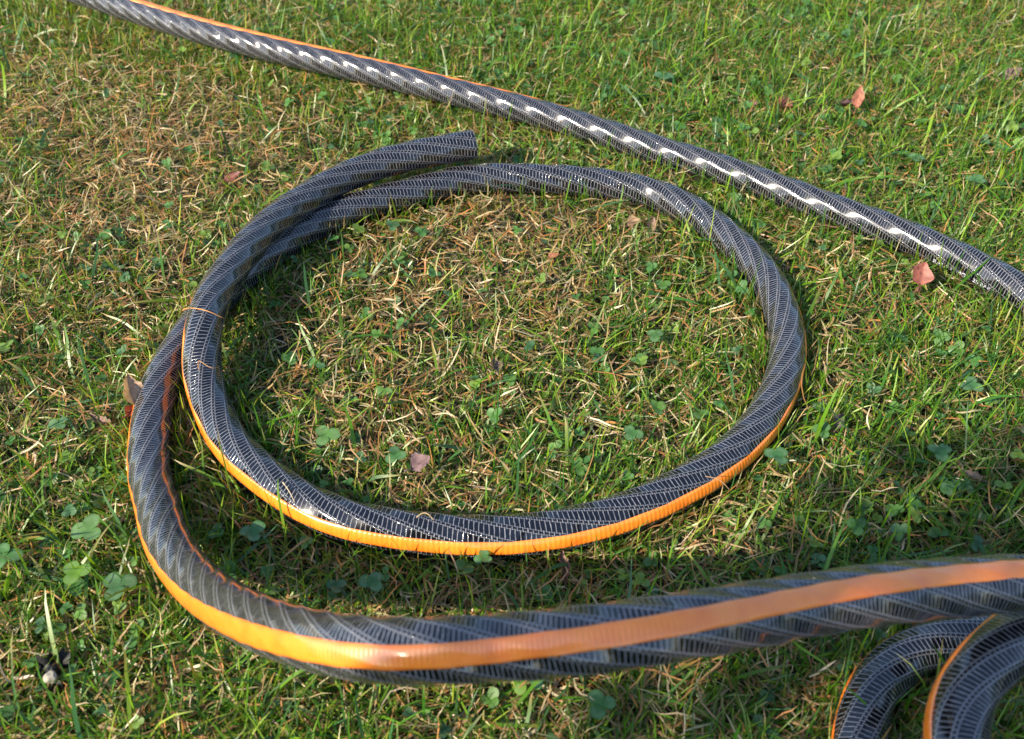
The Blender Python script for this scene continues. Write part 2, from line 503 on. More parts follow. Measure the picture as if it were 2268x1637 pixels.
upper_rows = [
    px(40, -60, .040, -2, 2.4, 25, 1.6), px(200, -8, .040, -4, 2.4, 25, 1.6), px(300, 24, .036, -6, 2.4, 25, 1.6), px(430, 64, .032, -10, 2.4, 24, 1.5),
    px(560, 98, .028, -14, 2.5, 23, 1.5), px(700, 131, .022, -20, 2.6, 22, 1.35), px(860, 168, .016, -28, 2.8, 21, 1.3),
    px(1000, 203, .010, -38, 3.0, 19, 1.2), px(1150, 240, .006, -52, 3.0, 17, 1.1), px(1300, 282, .003, -66, 3.1, 15, 1.05),
    px(1450, 330, 0, -76, 3.1, 15, 1.0), px(1600, 375, 0, -84, 3.1, 15, 1.0), px(1750, 428, 0, -88, 3.1, 15, 1.0),
    px(1900, 483, 0, -90, 3.1, 15, 1.0), px(2050, 540, 0, -90, 3.1, 15, 1.0), px(2160, 590, 0, -90, 3.1, 15, 1.0),
    px(2266, 648, 0, -90, 3.1, 15, 1.0), px(2400, 730, 0, -90, 3.1, 15, 1.0), px(2600, 880, 0, -90, 3.1, 15, 1.0), px(2800, 1080, 0, -90, 3.1, 15, .6),
]
H_MAIN = Hose(main_rows)
H_UP = Hose(upper_rows)

root = empty('garden_hose', tuple(H_MAIN.c[0]*[1, 1, 0]))
root_loc = Vector(root.location)
tag(root, 'black hose laid in a big loop, orange stripe outside, its cut end lying on itself', 'hose')
def keep(o, r):
    o.matrix_parent_inverse = Matrix.Translation(-Vector(r.location))
keep(H_MAIN.body('hose_tube', root), root)
keep(H_MAIN.strip('orange_stripe', root), root)
keep(H_MAIN.cut_face('cut_end', root, 0), root)
keep(H_MAIN.cut_face('cut_end', root, 1), root)
root2 = empty('garden_hose', tuple(H_UP.c[200]*[1, 1, 0]))
tag(root2, 'black garden hose crossing the lawn diagonally behind the loop, white print near its right end', 'hose')
keep(H_UP.body('hose_tube', root2), root2)
keep(H_UP.strip('orange_stripe', root2, half=math.radians(20)), root2)
keep(H_UP.cut_face('cut_end', root2, 0), root2)
keep(H_UP.cut_face('cut_end', root2, 1), root2)

def lettering(text, hose, s0, phi0, size, parent):
    fc = bpy.data.curves.new('lettering_curve', 'FONT')
    fc.body = text
    fc.size = size
    fo = bpy.data.objects.new('lettering_tmp', fc)
    col.objects.link(fo)
    bpy.context.view_layer.update()
    me = bpy.data.meshes.new_from_object(fo)
    bpy.data.objects.remove(fo)
    bm = bmesh.new(); bm.from_mesh(me)
    bmesh.ops.triangulate(bm, faces=bm.faces[:])
    bmesh.ops.subdivide_edges(bm, edges=[e for e in bm.edges if e.calc_length() > .0015], cuts=2, use_grid_fill=True)
    for vt in bm.verts:
        s = s0+vt.co.x
        phi = phi0-(vt.co.y)/R_HOSE
        i = int(np.clip(np.searchsorted(hose.s, s), 1, len(hose.s)-1))
        f = (s-hose.s[i-1])/(hose.s[i]-hose.s[i-1])
        c = hose.c[i-1]*(1-f)+hose.c[i]*f
        r = float(hose.rad(np.array([phi]), np.array([i]))[0])+.0006
        vt.co = Vector(c+r*(math.cos(phi)*hose.e1[i]+math.sin(phi)*hose.e2[i]))
    bm.to_mesh(me); bm.free()
    me.name = 'printed_lettering'
    o = link('printed_lettering', me, M_INK, parent)
    return o
def s_near(h, p):
    return h.s[int(np.argmin(np.linalg.norm(h.c-np.asarray(p), axis=1)))]
lo = lettering('RAT F-L  MOT  25 BAR', H_UP, s_near(H_UP, at(2085, 556)), math.radians(112), .0068, root2)
keep(lo, root2)

# occupancy of the hoses, for keeping blades out of them
GX0, GY0, GC = -1.7, -.7, .002
GW, GH = int(3.6/GC), int(3.2/GC)
def occupancy(cs, pad=.0006):
    lo = np.full((GW, GH), 9., np.float32); hi = np.full((GW, GH), -9., np.float32)
    k = int((R_HOSE+pad)/GC)+1
    dx = np.arange(-k, k+1)*GC
    DX, DY = np.meshgrid(dx, dx, indexing='ij')
    for c in cs[::2]:
        i, j = int((c[0]-GX0)/GC), int((c[1]-GY0)/GC)
        if i < k+1 or j < k+1 or i > GW-k-2 or j > GH-k-2: continue
        q = (R_HOSE+pad)**2-DX**2-DY**2
        ok = q > 0
        z = np.sqrt(np.where(ok, q, 0))
        sl = (slice(i-k, i+k+1), slice(j-k, j+k+1))
        lo[sl] = np.where(ok, np.minimum(lo[sl], c[2]-z), lo[sl])
        hi[sl] = np.where(ok, np.maximum(hi[sl], c[2]+z), hi[sl])
    return lo, hi
iq = int(np.argmin(np.linalg.norm(H_MAIN.c-at(1744, 777), axis=1)))
ir = int(np.argmin(np.linalg.norm(H_MAIN.c-at(333, 1062), axis=1)))
ie = int(np.argmin(np.linalg.norm(H_MAIN.c-at(2266, 1292, .148), axis=1)))
OCC = [occupancy(H_UP.c), occupancy(H_MAIN.c[:iq]), occupancy(H_MAIN.c[iq:ir]), occupancy(H_MAIN.c[ir:ie]), occupancy(H_MAIN.c[ie:])]
def inside_hose(P):
    """P (n,3) -> bool"""
    i = ((P[:, 0]-GX0)/GC).astype(int); j = ((P[:, 1]-GY0)/GC).astype(int)
    ok = (i >= 0) & (i < GW) & (j >= 0) & (j < GH)
    i = np.clip(i, 0, GW-1); j = np.clip(j, 0, GH-1)
    r = np.zeros(len(P), bool)
    for lo_, hi_ in OCC:
        r |= (P[:, 2] > lo_[i, j]) & (P[:, 2] < hi_[i, j])
    return r & ok
def under_low(x, y, z=.03):
    i = np.clip(((x-GX0)/GC).astype(int), 0, GW-1); j = np.clip(((y-GY0)/GC).astype(int), 0, GH-1)
    r = np.zeros(len(x), bool)
    for lo_, hi_ in OCC:
        r |= (lo_[i, j] < z)
    return r

# ------------------------------------------------------------------ grass
def blades(x, y, length, width, lean, az, curl, rgb, z0, nseg=4, tipc=None, twist=None, kinky=.12):
    """arrays of blades -> coordinates, faces, colours; every blade bends along its own arc"""
    n = len(x)
    t = np.linspace(0, 1, nseg+1)
    ang = lean[:, None]+curl[:, None]*t[None]            # angle from the vertical along the blade
    seg = length[:, None]/nseg
    dz = np.cos(ang)*seg; dh = np.sin(ang)*seg
    Z = z0[:, None]+np.concatenate([np.zeros((n, 1)), np.cumsum(dz[:, 1:], 1)], 1)
    Hh = np.concatenate([np.zeros((n, 1)), np.cumsum(dh[:, 1:], 1)], 1)
    kink = RNG.normal(0, kinky, (n, nseg+1)); kink[:, 0] = 0; kink = np.cumsum(kink, 1)
    a2 = az[:, None]+kink
    sx = np.concatenate([np.zeros((n, 1)), np.cumsum(dh[:, 1:]*np.cos(a2[:, 1:]), 1)], 1)
    sy = np.concatenate([np.zeros((n, 1)), np.cumsum(dh[:, 1:]*np.sin(a2[:, 1:]), 1)], 1)
    Z = np.maximum(Z, .0015+RNG.random((n, 1))*.003)
    X = x[:, None]+sx; Y = y[:, None]+sy
    tw = RNG.uniform(-.9, .9, n)[:, None] if twist is None else twist[:, None]
    sa = a2+math.pi/2
    wprof = np.array([.75, 1, .95, .72, .0]) if nseg == 4 else np.interp(t, [0, .25, .6, .8, 1], [.75, 1, .9, .65, 0])
    hw = width[:, None]/2*wprof[None]
    ox = np.cos(sa)*hw*np.cos(tw); oy = np.sin(sa)*hw*np.cos(tw); oz = np.sin(tw)*hw
    L = np.stack([X-ox, Y-oy, Z-oz], -1); Rr = np.stack([X+ox, Y+oy, Z+oz], -1)
    # vertices: left/right for rows 0..nseg-1, a single tip
    V = np.concatenate([np.stack([L[:, :-1], Rr[:, :-1]], 2).reshape(n, 2*nseg, 3), ((L[:, -1]+Rr[:, -1])/2)[:, None]], 1)
    nv = 2*nseg+1
    quad = []
    for k in range(nseg-1):
        quad += [2*k, 2*k+1, 2*k+3, 2*k+2]
    tri = [2*(nseg-1), 2*(nseg-1)+1, 2*nseg]
    tone = np.concatenate([np.repeat(np.interp(t[:-1], [0, .3, 1], [.55, .9, 1.05]), 2), [1.05]])
    # pale, slightly yellow sheath at the base, full colour above
    C = rgb[:, None, :]*np.ones((1, nv, 1))
    sheath = np.concatenate([np.repeat(np.interp(t[:-1], [0, .35, 1], [.55, 0, 0]), 2), [0]])[None, :, None]
    C = C*(1-sheath)+np.array([.16, .17, .07])*sheath
    if tipc is not None:
        tip = np.concatenate([np.repeat(np.interp(t[:-1], [0, .6, 1], [0, 0, 1]), 2), [1]])[None, :, None]*tipc[1][:, None, None]
        C = C*(1-tip)+tipc[0][:, None, :]*tip
    return V, C, quad, tri, nv

class Bag:
    def __init__(s): s.V = []; s.C = []; s.q = []; s.t = []; s.n = 0
    def add(s, V, C, quad, tri, nv):
        keep_ = ~inside_hose(V.reshape(-1, 3)).reshape(V.shape[:2]).any(1)
        V = V[keep_]; C = C[keep_]; n = len(V)
        base = s.n+np.arange(n)[:, None]*nv
        if quad: s.q.append((base+np.array(quad)[None]).reshape(-1, 4))
        if tri: s.t.append((base+np.array(tri)[None]).reshape(-1, 3))
        s.V.append(V.reshape(-1, 3)); s.C.append(C.reshape(-1, 3)); s.n += n*nv
    def mesh(s, name):
        V = np.concatenate(s.V); C = np.clip(np.concatenate(s.C), 0, 1)
        q = np.concatenate(s.q) if s.q else np.zeros((0, 4), int)
        t = np.concatenate(s.t) if s.t else np.zeros((0, 3), int)
        flat = np.concatenate([q.ravel(), t.ravel()])
        starts = np.concatenate([np.arange(len(q))*4, len(q)*4+np.arange(len(t))*3])
        tot = np.concatenate([np.full(len(q), 4), np.full(len(t), 3)])
        me = mesh_from(name, V, flat, starts, tot)
        set_color(me, C)
        return me

# dry and lush places as seen in the lawn: (picture u, v, radius in m, strength)
DRY = [(1050, 480, .16, .8), (1250, 470, .16, .6), (380, 700, .10, .6), (80, 220, .22, .9), (300, 330, .18, .5), (60, 620, .12, .4),
       (1000, 900, .09, .5), (500, 260, .2, .5), (1950, 650, .10, .5), (1400, 300, .1, .2), (1600, 1260, .09, .4), (1100, 1300, .06, .4), (1200, 1580, .08, .5)]
LUSH = [(150, 1100, .12, .8), (100, 1400, .12, 1.), (500, 1560, .10, 1.), (1900, 250, .25, .9), (2100, 900, .14, .7), (1500, 80, .3, .6),
        (1600, 650, .1, .3), (2200, 560, .1, .7), (600, 950, .08, .6), (900, 1300, .07, .5), (1300, 180, .2, .6), (2100, 50, .3, .5), (1450, 1150, .1, .3)]
DRYW = [(at(u, v)[:2], r, s) for u, v, r, s in DRY]
LUSHW = [(at(u, v)[:2], r, s) for u, v, r, s in LUSH]
def dryness(x, y):
    d = .34+(val_noise(x, y, .14, 21)-.5)*.5+(val_noise(x, y, .05, 22)-.5)*.4
    for c, r, s in DRYW: d = d+s*.45*np.exp(-((x-c[0])**2+(y-c[1])**2)/r**2)
    for c, r, s in LUSHW: d = d-s*.42*np.exp(-((x-c[0])**2+(y-c[1])**2)/r**2)
    return np.clip(d, .02, 1)

GREENS = np.array([[.036, .125, .012], [.060, .170, .010], [.105, .235, .012], [.170, .300, .016], [.045, .135, .042], [.25, .34, .035]])
DRIES = np.array([[.40, .27, .13], [.52, .40, .22], [.33, .16, .055], [.46, .22, .07], [.24, .14, .07], [.60, .50, .32], [.38, .33, .12]])
def pick(pal, n, p):
    c = pal[RNG.choice(len(pal), n, p=p)]
    c = c*RNG.uniform(.75, 1.25, (n, 1))*RNG.uniform(.93, 1.07, (n, 3))
    return c

def region(n):
    """random points over the lawn in front of the camera, a wide margin included"""
    x = RNG.uniform(-1.25, 1.25, n*2); y = RNG.uniform(.12, 1.75, n*2)
    half = .46+.47*y
    ok = np.abs(x) < half
    x, y = x[ok], y[ok]
    return x[:n], y[:n]

def fill(bag, area, n_thatch, n_green, n_dry, n_wide, pts=region):
    # thatch: short dead bits lying low
    x, y = pts(n_thatch); n = len(x)
    d = dryness(x, y)
    bag.add(*blades(x, y, RNG.uniform(.010, .032, n), RNG.uniform(.0007, .0022, n), RNG.uniform(1.15, 1.6, n), RNG.uniform(0, math.tau, n),
                    RNG.normal(.1, .35, n), pick(DRIES, n, [.24, .16, .16, .12, .18, .06, .08])*.95, RNG.uniform(.001, .014, n), nseg=3, kinky=.35))
    # green blades in small tufts
    x, y = pts(n_green); n = len(x)
    nt_ = max(1, n//9)
    tx, ty = pts(nt_)
    nt_ = len(tx)
    ti = RNG.integers(0, nt_, n)
    tuft = RNG.random(n) < .62
    x = np.where(tuft, tx[ti]+RNG.normal(0, .006, n), x); y = np.where(tuft, ty[ti]+RNG.normal(0, .006, n), y)
    tha = RNG.uniform(0, math.tau, nt_)
    az = np.where(tuft & (RNG.random(n) < .6), tha[ti]+RNG.normal(0, .8, n), RNG.uniform(0, math.tau, n))
    d = dryness(x, y)
    keep_ = RNG.random(n) > d*.75
    x, y, az, d = x[keep_], y[keep_], az[keep_], d[keep_]; n = len(x)
    lush = 1-d
    g = pick(GREENS, n, [.20, .24, .24, .14, .10, .08])
    warm = np.clip(d-.25, 0, 1)[:, None]
    g = g*(1-warm*.5)+g*np.array([1.6, 1.12, .9])*warm*.5
    length = RNG.gamma(6, .0037, n)*(.75+.5*lush)+.006
    tipd = (RNG.random(n) < .22)*RNG.uniform(.5, 1, n)
    bag.add(*blades(x, y, length, RNG.uniform(.0009, .0019, n), np.abs(RNG.normal(.62, .42, n)), az,
                    RNG.normal(.65, .55, n), g, np.zeros(n), nseg=4, tipc=(pick(DRIES, n, [.3, .2, .1, .2, .1, .05, .05]), tipd)))
    # dry straws mixed in, mostly lying
    x, y = pts(n_dry); n = len(x)
    d = dryness(x, y)
    keep_ = RNG.random(n) < .12+d*.8
    x, y = x[keep_], y[keep_]; n = len(x)
    stand = RNG.random(n) < .33
    lean = np.where(stand, np.abs(RNG.normal(.6, .35, n)), RNG.uniform(1.05, 1.55, n))
    z0 = np.where(stand, 0, RNG.uniform(.003, .022, n))
    bag.add(*blades(x, y, RNG.gamma(6, .0036, n)+.006, RNG.uniform(.0006, .0017, n), lean, RNG.uniform(0, math.tau, n),
                    RNG.normal(.15, .5, n), pick(DRIES, n, [.22, .22, .12, .14, .08, .16, .06]), z0, nseg=4, kinky=.30))
    # broad blades
    x, y = pts(n_wide); n = len(x)
    d = dryness(x, y)
    keep_ = RNG.random(n) > d*.8
    x, y = x[keep_], y[keep_]; n = len(x)
    g = pick(GREENS, n, [.3, .2, .2, .06, .24, 0.])
    bag.add(*blades(x, y, RNG.uniform(.028, .075, n), RNG.uniform(.0020, .0036, n), np.abs(RNG.normal(.8, .35, n)), RNG.uniform(0, math.tau, n),
                    RNG.normal(.5, .45, n), g, RNG.uniform(0, .008, n), nseg=6,
                    tipc=(pick(DRIES, n, [.3, .2, .1, .2, .1, .05, .05]), (RNG.random(n) < .4)*.9)))

bag = Bag()
fill(bag, 0, 78000, 190000, 42000, 5200)
def beside_hoses(n):
    c = np.concatenate([H_MAIN.c[:ir+60], H_UP.c, H_MAIN.c[-900:]])
    T = np.gradient(c, axis=0); T /= np.linalg.norm(T, axis=1)[:, None]+1e-9
    k = RNG.integers(0, len(c), n); s_ = RNG.choice([-1, 1], n)
    d = R_HOSE+RNG.gamma(2, .0035, n)-.004
    return c[k, 0]-T[k, 1]*d*s_+RNG.normal(0, .001, n), c[k, 1]+T[k, 0]*d*s_
x, y = beside_hoses(9000); n = len(x)
bag.add(*blades(x, y, RNG.uniform(.022, .046, n), RNG.uniform(.0009, .0018, n), np.abs(RNG.normal(.35, .3, n)), RNG.uniform(0, math.tau, n),
                RNG.normal(.6, .6, n), pick(GREENS, n, [.20, .24, .24, .14, .10, .08]), np.zeros(n), nseg=4, tipc=(pick(DRIES, n, [.3, .2, .1, .2, .1, .05, .05]), (RNG.random(n) < .25)*.9)))
x, y = beside_hoses(3500); n = len(x)
bag.add(*blades(x, y, RNG.uniform(.018, .040, n), RNG.uniform(.0007, .0014, n), np.abs(RNG.normal(.6, .4, n)), RNG.uniform(0, math.tau, n),
                RNG.normal(.3, .6, n), pick(DRIES, n, [.22, .22, .12, .14, .08, .16, .06]), np.zeros(n), nseg=4, kinky=.3))
tag(link('lawn_grass', bag.mesh('lawn_grass'), M_GRASS), kind='stuff')

# lawn round about, beyond what the frame shows: one worn-in tile repeated by geometry nodes
def outer_lawn():
    S = .8
    global OCC
    occ, OCC = OCC, []
    b2 = Bag()
    def tile(n): return RNG.uniform(-S/2, S/2, n), RNG.uniform(-S/2, S/2, n)
    fill(b2, 0, 7000, 20000, 9000, 500, pts=tile)
    OCC = occ
    o = link('surrounding_lawn', b2.mesh('surrounding_lawn'), M_GRASS)
    tag(o, kind='stuff')
    gx = []
    for i in range(-7, 8):
        for j in range(-7, 8):
            x, y = i*S, j*S+.1
            if y > .1 and abs(x) < .45*y+.35 and y < 1.6: continue
            gx.append((x, y, -.001))
    pts_me = bpy.data.meshes.new('lawn_tile_points')
    ng = bpy.data.node_groups.new('lawn_tiles', 'GeometryNodeTree')
    ng.interface.new_socket('Geometry', in_out='INPUT', socket_type='NodeSocketGeometry')
    ng.interface.new_socket('Geometry', in_out='OUTPUT', socket_type='NodeSocketGeometry')
    gi = ng.nodes.new('NodeGroupInput'); go = ng.nodes.new('NodeGroupOutput')
    grid = ng.nodes.new('GeometryNodeMeshGrid')
    k = 15
    grid.inputs['Size X'].default_value = S*(k-1); grid.inputs['Size Y'].default_value = S*(k-1)
    grid.inputs['Vertices X'].default_value = k; grid.inputs['Vertices Y'].default_value = k
    pos = ng.nodes.new('GeometryNodeInputPosition')
    sep = ng.nodes.new('ShaderNodeSeparateXYZ'); ng.links.new(pos.outputs[0], sep.inputs[0])
    b = NB(ng)
    ax = b.m('ABSOLUTE', sep.outputs[0])
    inner = b.m('MULTIPLY', b.m('LESS_THAN', ax, .9), b.m('MULTIPLY', b.m('GREATER_THAN', sep.outputs[1], .1), b.m('LESS_THAN', sep.outputs[1], 1.9)))
    sel = b.m('SUBTRACT', 1.0, inner)
    iop = ng.nodes.new('GeometryNodeInstanceOnPoints')
    ng.links.new(grid.outputs[0], iop.inputs['Points'])
    ng.links.new(gi.outputs[0], iop.inputs['Instance'])
    ng.links.new(sel, iop.inputs['Selection'])
    rv = ng.nodes.new('FunctionNodeRandomValue'); rv.data_type = 'INT'
    for s_ in rv.inputs:
        if s_.name == 'Min' and s_.type == 'INT': s_.default_value = 0
        if s_.name == 'Max' and s_.type == 'INT': s_.default_value = 3
    out_i = [o_ for o_ in rv.outputs if o_.type == 'INT'][0]
    ang = b.m('MULTIPLY', out_i, math.pi/2)
    cx = ng.nodes.new('ShaderNodeCombineXYZ'); ng.links.new(ang, cx.inputs[2])
    ng.links.new(cx.outputs[0], iop.inputs['Rotation'])
    ng.links.new(iop.outputs[0], go.inputs[0])
    md = o.modifiers.new('tiles', 'NODES'); md.node_group = ng
    bpy.data.meshes.remove(pts_me)
    return o
outer_lawn()

# ------------------------------------------------------------------ clover
def leaflet(n=14):
    """heart-shaped clover leaflet, unit length, folded along the midrib; verts + weights for the pale mark"""
    a = np.linspace(0, math.tau, n, endpoint=False)
    r = .5*(1-.10*np.exp(-((a-0)/.35)**2)-.10*np.exp(-((a-math.tau)/.35)**2))
    x = .5+r*np.cos(a)*1.0
    y = r*np.sin(a)*.98
    rim = np.stack([x, y], 1)
    mid = np.array([.5, 0])+(rim-np.array([.5, 0]))*.58
    pts = np.concatenate([rim, mid, [[.5, 0]]])
    z = .16*np.abs(pts[:, 1])**1.2-.10*(pts[:, 0]-.3)**2
    faces = []
    for i in range(n):
        j = (i+1) % n
        faces.append((i, j, n+j, n+i))
        faces.append((n+i, n+j, 2*n))
    mark = np.concatenate([np.zeros(n), (np.abs(a-math.pi) > .9)*.55*np.ones(n), [0.12]])
    return np.column_stack([pts, z]), faces, mark
LV, LF, LMARK = leaflet()
def clover_leaf_mesh(name, size, rgb, tilt, fold=1.0, rng=random):
    v = LV.copy()*size
    v[:, 2] *= fold
    me = mesh_poly(name, v, LF)
    c = np.tile(np.array(rgb), (len(v), 1))
    c = c*(1-LMARK[:, None]*.55)+np.array([.22, .31, .19])*LMARK[:, None]*.55
    set_color(me, c)
    return me
def clover_stuff(n):
    V, C, F = [], [], []
    base = 0
    k = 0
    cx, cy = region(max(8, n//7))
    while k < n:
        if random.random() < .75:
            i = random.randrange(len(cx)); x = cx[i]+random.gauss(0, .022); y = cy[i]+random.gauss(0, .022)
        else:
            a_, b_ = region(4); x, y = a_[0], b_[0]
        k += 1
        d = float(dryness(np.array([x]), np.array([y]))[0])
        if random.random() < d*.8: continue
        sz = random.uniform(.0045, .0092)
        z = random.uniform(.007, .022)
        az0 = random.uniform(0, math.tau)
        tone = random.choice([(.045, .135, .028), (.055, .155, .030), (.045, .120, .045), (.075, .175, .030), (.12, .21, .030)])
        tilt_ = Euler((random.gauss(0, .35), random.gauss(0, .35), az0)).to_matrix()
        for q in range(3):
            if random.random() < .08: continue
            m = np.array(tilt_ @ Euler((random.gauss(0, .15), random.gauss(-.1, .18), q*math.tau/3+random.gauss(0, .12))).to_matrix())
            v = (LV*[sz, sz, sz*random.uniform(.6, 1.6)]) @ m.T+[x, y, z]
            if inside_hose(v).any(): continue
            t = np.array(tone)*random.uniform(.8, 1.2)
            c = np.tile(t, (len(v), 1)); c = c*(1-LMARK[:, None]*.4)+np.array([.20, .29, .18])*LMARK[:, None]*.4
            V.append(v); C.append(c); F += [tuple(i+base for i in f) for f in LF]; base += len(v)
    me = mesh_poly('clover_patch', np.concatenate(V), F)
    set_color(me, np.concatenate(C))
    tag(link('clover_patch', me, M_CLOVER), kind='stuff')
clover_stuff(4200)

def tube_mesh(name, pts, r0, r1, seg=6, rgb=(.1, .2, .04)):
    pts = np.array(pts, float)
    T = np.gradient(pts, axis=0); T /= np.linalg.norm(T, axis=1)[:, None]
    ref = np.array([.3, .2, .93])
    e1 = np.cross(T, ref); e1 /= np.linalg.norm(e1, axis=1)[:, None]+1e-9
    e2 = np.cross(T, e1)
    rr = np.linspace(r0, r1, len(pts))
    ph = np.arange(seg)/seg*math.tau
    co = (pts[:, None]+rr[:, None, None]*(np.cos(ph)[None, :, None]*e1[:, None]+np.sin(ph)[None, :, None]*e2[:, None])).reshape(-1, 3)
    f = [(i*seg+j, i*seg+(j+1) % seg, (i+1)*seg+(j+1) % seg, (i+1)*seg+j) for i in range(len(pts)-1) for j in range(seg)]
    f += [tuple(range(seg))[::-1], tuple((len(pts)-1)*seg+j for j in range(seg))]
    me = mesh_poly(name, co, f)
    set_color(me, np.tile(np.array(rgb), (len(co), 1)))
    return me

def clover_plant(u, v, size, az, label, tone=(.055, .135, .045), h=.027, leaves=3, lean=(0, 0)):
    tone = (tone[0], tone[1]*1.15, tone[2]*.8)
    size *= .92
    p = at(u, v, h, 0)
    r = empty('clover_plant', (p[0], p[1], 0))
    tag(r, label, 'clover', 'large clover sprigs in the lawn')
    for q in range(leaves):
        o = link('leaflet', clover_leaf_mesh('leaflet', size*random.uniform(.9, 1.08), np.array(tone)*random.uniform(.88, 1.12), 0, random.uniform(.6, 1.3)), M_CLOVER, r)
        o.location = (0, 0, h)
        o.rotation_euler = (lean[0]+random.gauss(0, .10), lean[1]+random.gauss(-.08, .12), az+q*math.tau/3+random.gauss(0, .1))
    st = link('stem', tube_mesh('stem', [(random.uniform(-.012, .012), random.uniform(-.01, .01), .002), (.002, .001, h*.5), (0, 0, h-.0006)], .0007, .0005, rgb=(.12, .2, .05)), M_CLOVER, r)
    return r
clover_plant(196, 1172, .0150, 1.2, 'pair of big pale clover leaflets left of the outer hose bend', (.09, .17, .07), leaves=3)
clover_plant(262, 1296, .0165, .4, 'large dull green clover just outside the orange stripe at lower left', (.06, .13, .07))
clover_plant(168, 1268, .0130, 2.4, 'yellow green clover near the left edge below the pale pair', (.11, .2, .035))
clover_plant(8, 1232, .0150, .2, 'shiny clover cut off by the left edge of the picture', (.07, .16, .06))
clover_plant(722, 966, .0125, .25, 'bright round clover inside the loop at its lower left', (.10, .19, .07), h=.032)
clover_plant(130, 938, .0100, 1.0, 'small grey green clover left of the hose by the left edge', (.07, .14, .07))
clover_plant(876, 1008, .0115, 1.9, 'dark clover inside the loop beside the mauve leaf', (.05, .12, .05))
clover_plant(1722, 1008, .0130, .8, 'ragged clover overlapping the orange stripe at right of the loop', (.05, .13, .06), h=.036)
clover_plant(2082, 1000, .0125, 2.6, 'clover with a bitten leaflet near the right edge below the loop', (.05, .13, .06))
clover_plant(2150, 852, .0115, 1.4, 'blue green clover at the far right beside the loop', (.05, .12, .06))
clover_plant(1450, 742, .0100, .2, 'round clover inside the loop near its right side', (.06, .13, .05))
clover_plant(1400, 960, .0110, 2.0, 'dark clover inside the loop at its lower right', (.05, .12, .05))
clover_plant(2160, 398, .0135, .9, 'pale clover to the upper right of the diagonal hose', (.06, .14, .07))
clover_plant(2030, 350, .0115, 2.1, 'clover behind the diagonal hose left of the pale one', (.06, .14, .06))
clover_plant(1470, 170, .0150, .5, 'blue green clover far behind the diagonal hose', (.05, .13, .07))
clover_plant(1070, 1235, .0090, 1.5, 'little clover touching the orange stripe below the loop', (.06, .14, .06))
clover_plant(1190, 1500, .0110, .4, 'dim clover under the raised hose at bottom centre', (.06, .14, .05))
clover_plant(1330, 1560, .0125, 2.2, 'clover at the bottom edge between the raised hose and the coil', (.06, .14, .05))
clover_plant(560, 1180, .0125, .9, 'dark clover in the gap between the outer bend and the loop', (.045, .12, .055))
clover_plant(825, 1290, .0110, 1.1, 'clover in the shade behind the raised hose', (.05, .12, .05))

# ------------------------------------------------------------------ fallen leaves
def fallen_leaf(u, v, size, az, tilt, rgb, label, h=.016, curl=.5, wide=.55, under=None, stem=True):
    g_ = sum(rgb)/3; rgb = tuple((c*.75+g_*.25)*.85 for c in rgb)
    size *= .92
    p = at(u, v, h, 0)
    r = empty('fallen_leaf', tuple(p))
    tag(r, label, 'leaf', 'fallen leaves on the lawn')
    nu, nv_ = 13, 9
    V, C = [], []
    for i in range(nu):
        t = i/(nu-1)
        wd = wide*size*.5*max(0., math.sin(math.pi*min(1, t**.8)))**.9*(1+.10*math.sin(t*37+size*900))
        for j in range(nv_):
            s_ = (j/(nv_-1)-.5)*2
            x = (t-.5)*size; y = s_*wd*(1+.16*math.sin(t*8+(3 if s_ > 0 else 0)+size*700))+.05*size*math.sin(t*3)
            z = curl*size*(.9*(abs(s_)*wd/size)**1.4*1.6+.35*(t-.5)**2)+.0007*math.sin(t*23+s_*7)-.0006*(1-abs(s_))
            V.append((x, y, z))
            vein = .75+.25*min(1, abs(s_)*5)
            n_ = .82+.36*random.random()
            cc = np.array(rgb)*n_*vein
            if random.random() < .06: cc = cc*.4
            cc = cc*(.75 if math.sin(t*9+s_*3+size*500) > .55 else 1); C.append(cc)
    F = [(i*nv_+j, (i+1)*nv_+j, (i+1)*nv_+j+1, i*nv_+j+1) for i in range(nu-1) for j in range(nv_-1)]
    me = mesh_poly('leaf_blade', V, F); set_color(me, np.array(C))
    o = link('leaf_blade', me, M_LEAF, r)
    if stem:
        link('leaf_stalk', tube_mesh('leaf_stalk', [(-.42*size, 0, .0008), (-.6*size, .02*size, .002), (-.78*size, .07*size, .004)], .0006, .0008, rgb=np.array(rgb)*.6), M_LEAF, r)
    r.rotation_euler = (tilt[0], tilt[1], az)
    return r
D = math.radians
fallen_leaf(293, 866, .034, D(115), (.5, -.55), (.60, .36, .20), 'tan curled leaf leaning against the outer side of the hose at left', h=.036, curl=.7, wide=.62)
fallen_leaf(292, 912, .020, D(80), (.3, .2), (.42, .06, .03), 'dark red leaf scrap under the tan leaf at left', h=.024, curl=.8)
fallen_leaf(222, 932, .032, D(150), (.2, .1), (.30, .15, .09), 'narrow twisted brown leaf left of the outer hose', curl=1.3, wide=.3)
fallen_leaf(1740, 238, .036, D(10), (.2, .1), (.36, .10, .06), 'red brown crumpled leaf in the grass behind the diagonal hose', curl=1.1)
fallen_leaf(1664, 238, .030, D(60), (.2, -.2), (.32, .15, .11), 'dull brown leaf left of the red brown one behind the hose', curl=.9)
fallen_leaf(1902, 216, .034, D(70), (.1, -.7), (.55, .16, .07), 'bright orange red leaf standing upright in the far grass', curl=.5, wide=.45, h=.034)
fallen_leaf(1868, 232, .030, D(160), (.2, .1), (.17, .08, .09), 'dark purplish leaf beside the upright orange red leaf', curl=.8)
fallen_leaf(2242, 166, .036, D(30), (.1, -.3), (.42, .20, .22), 'pinkish leaf near the upper right edge of the picture', curl=.5)
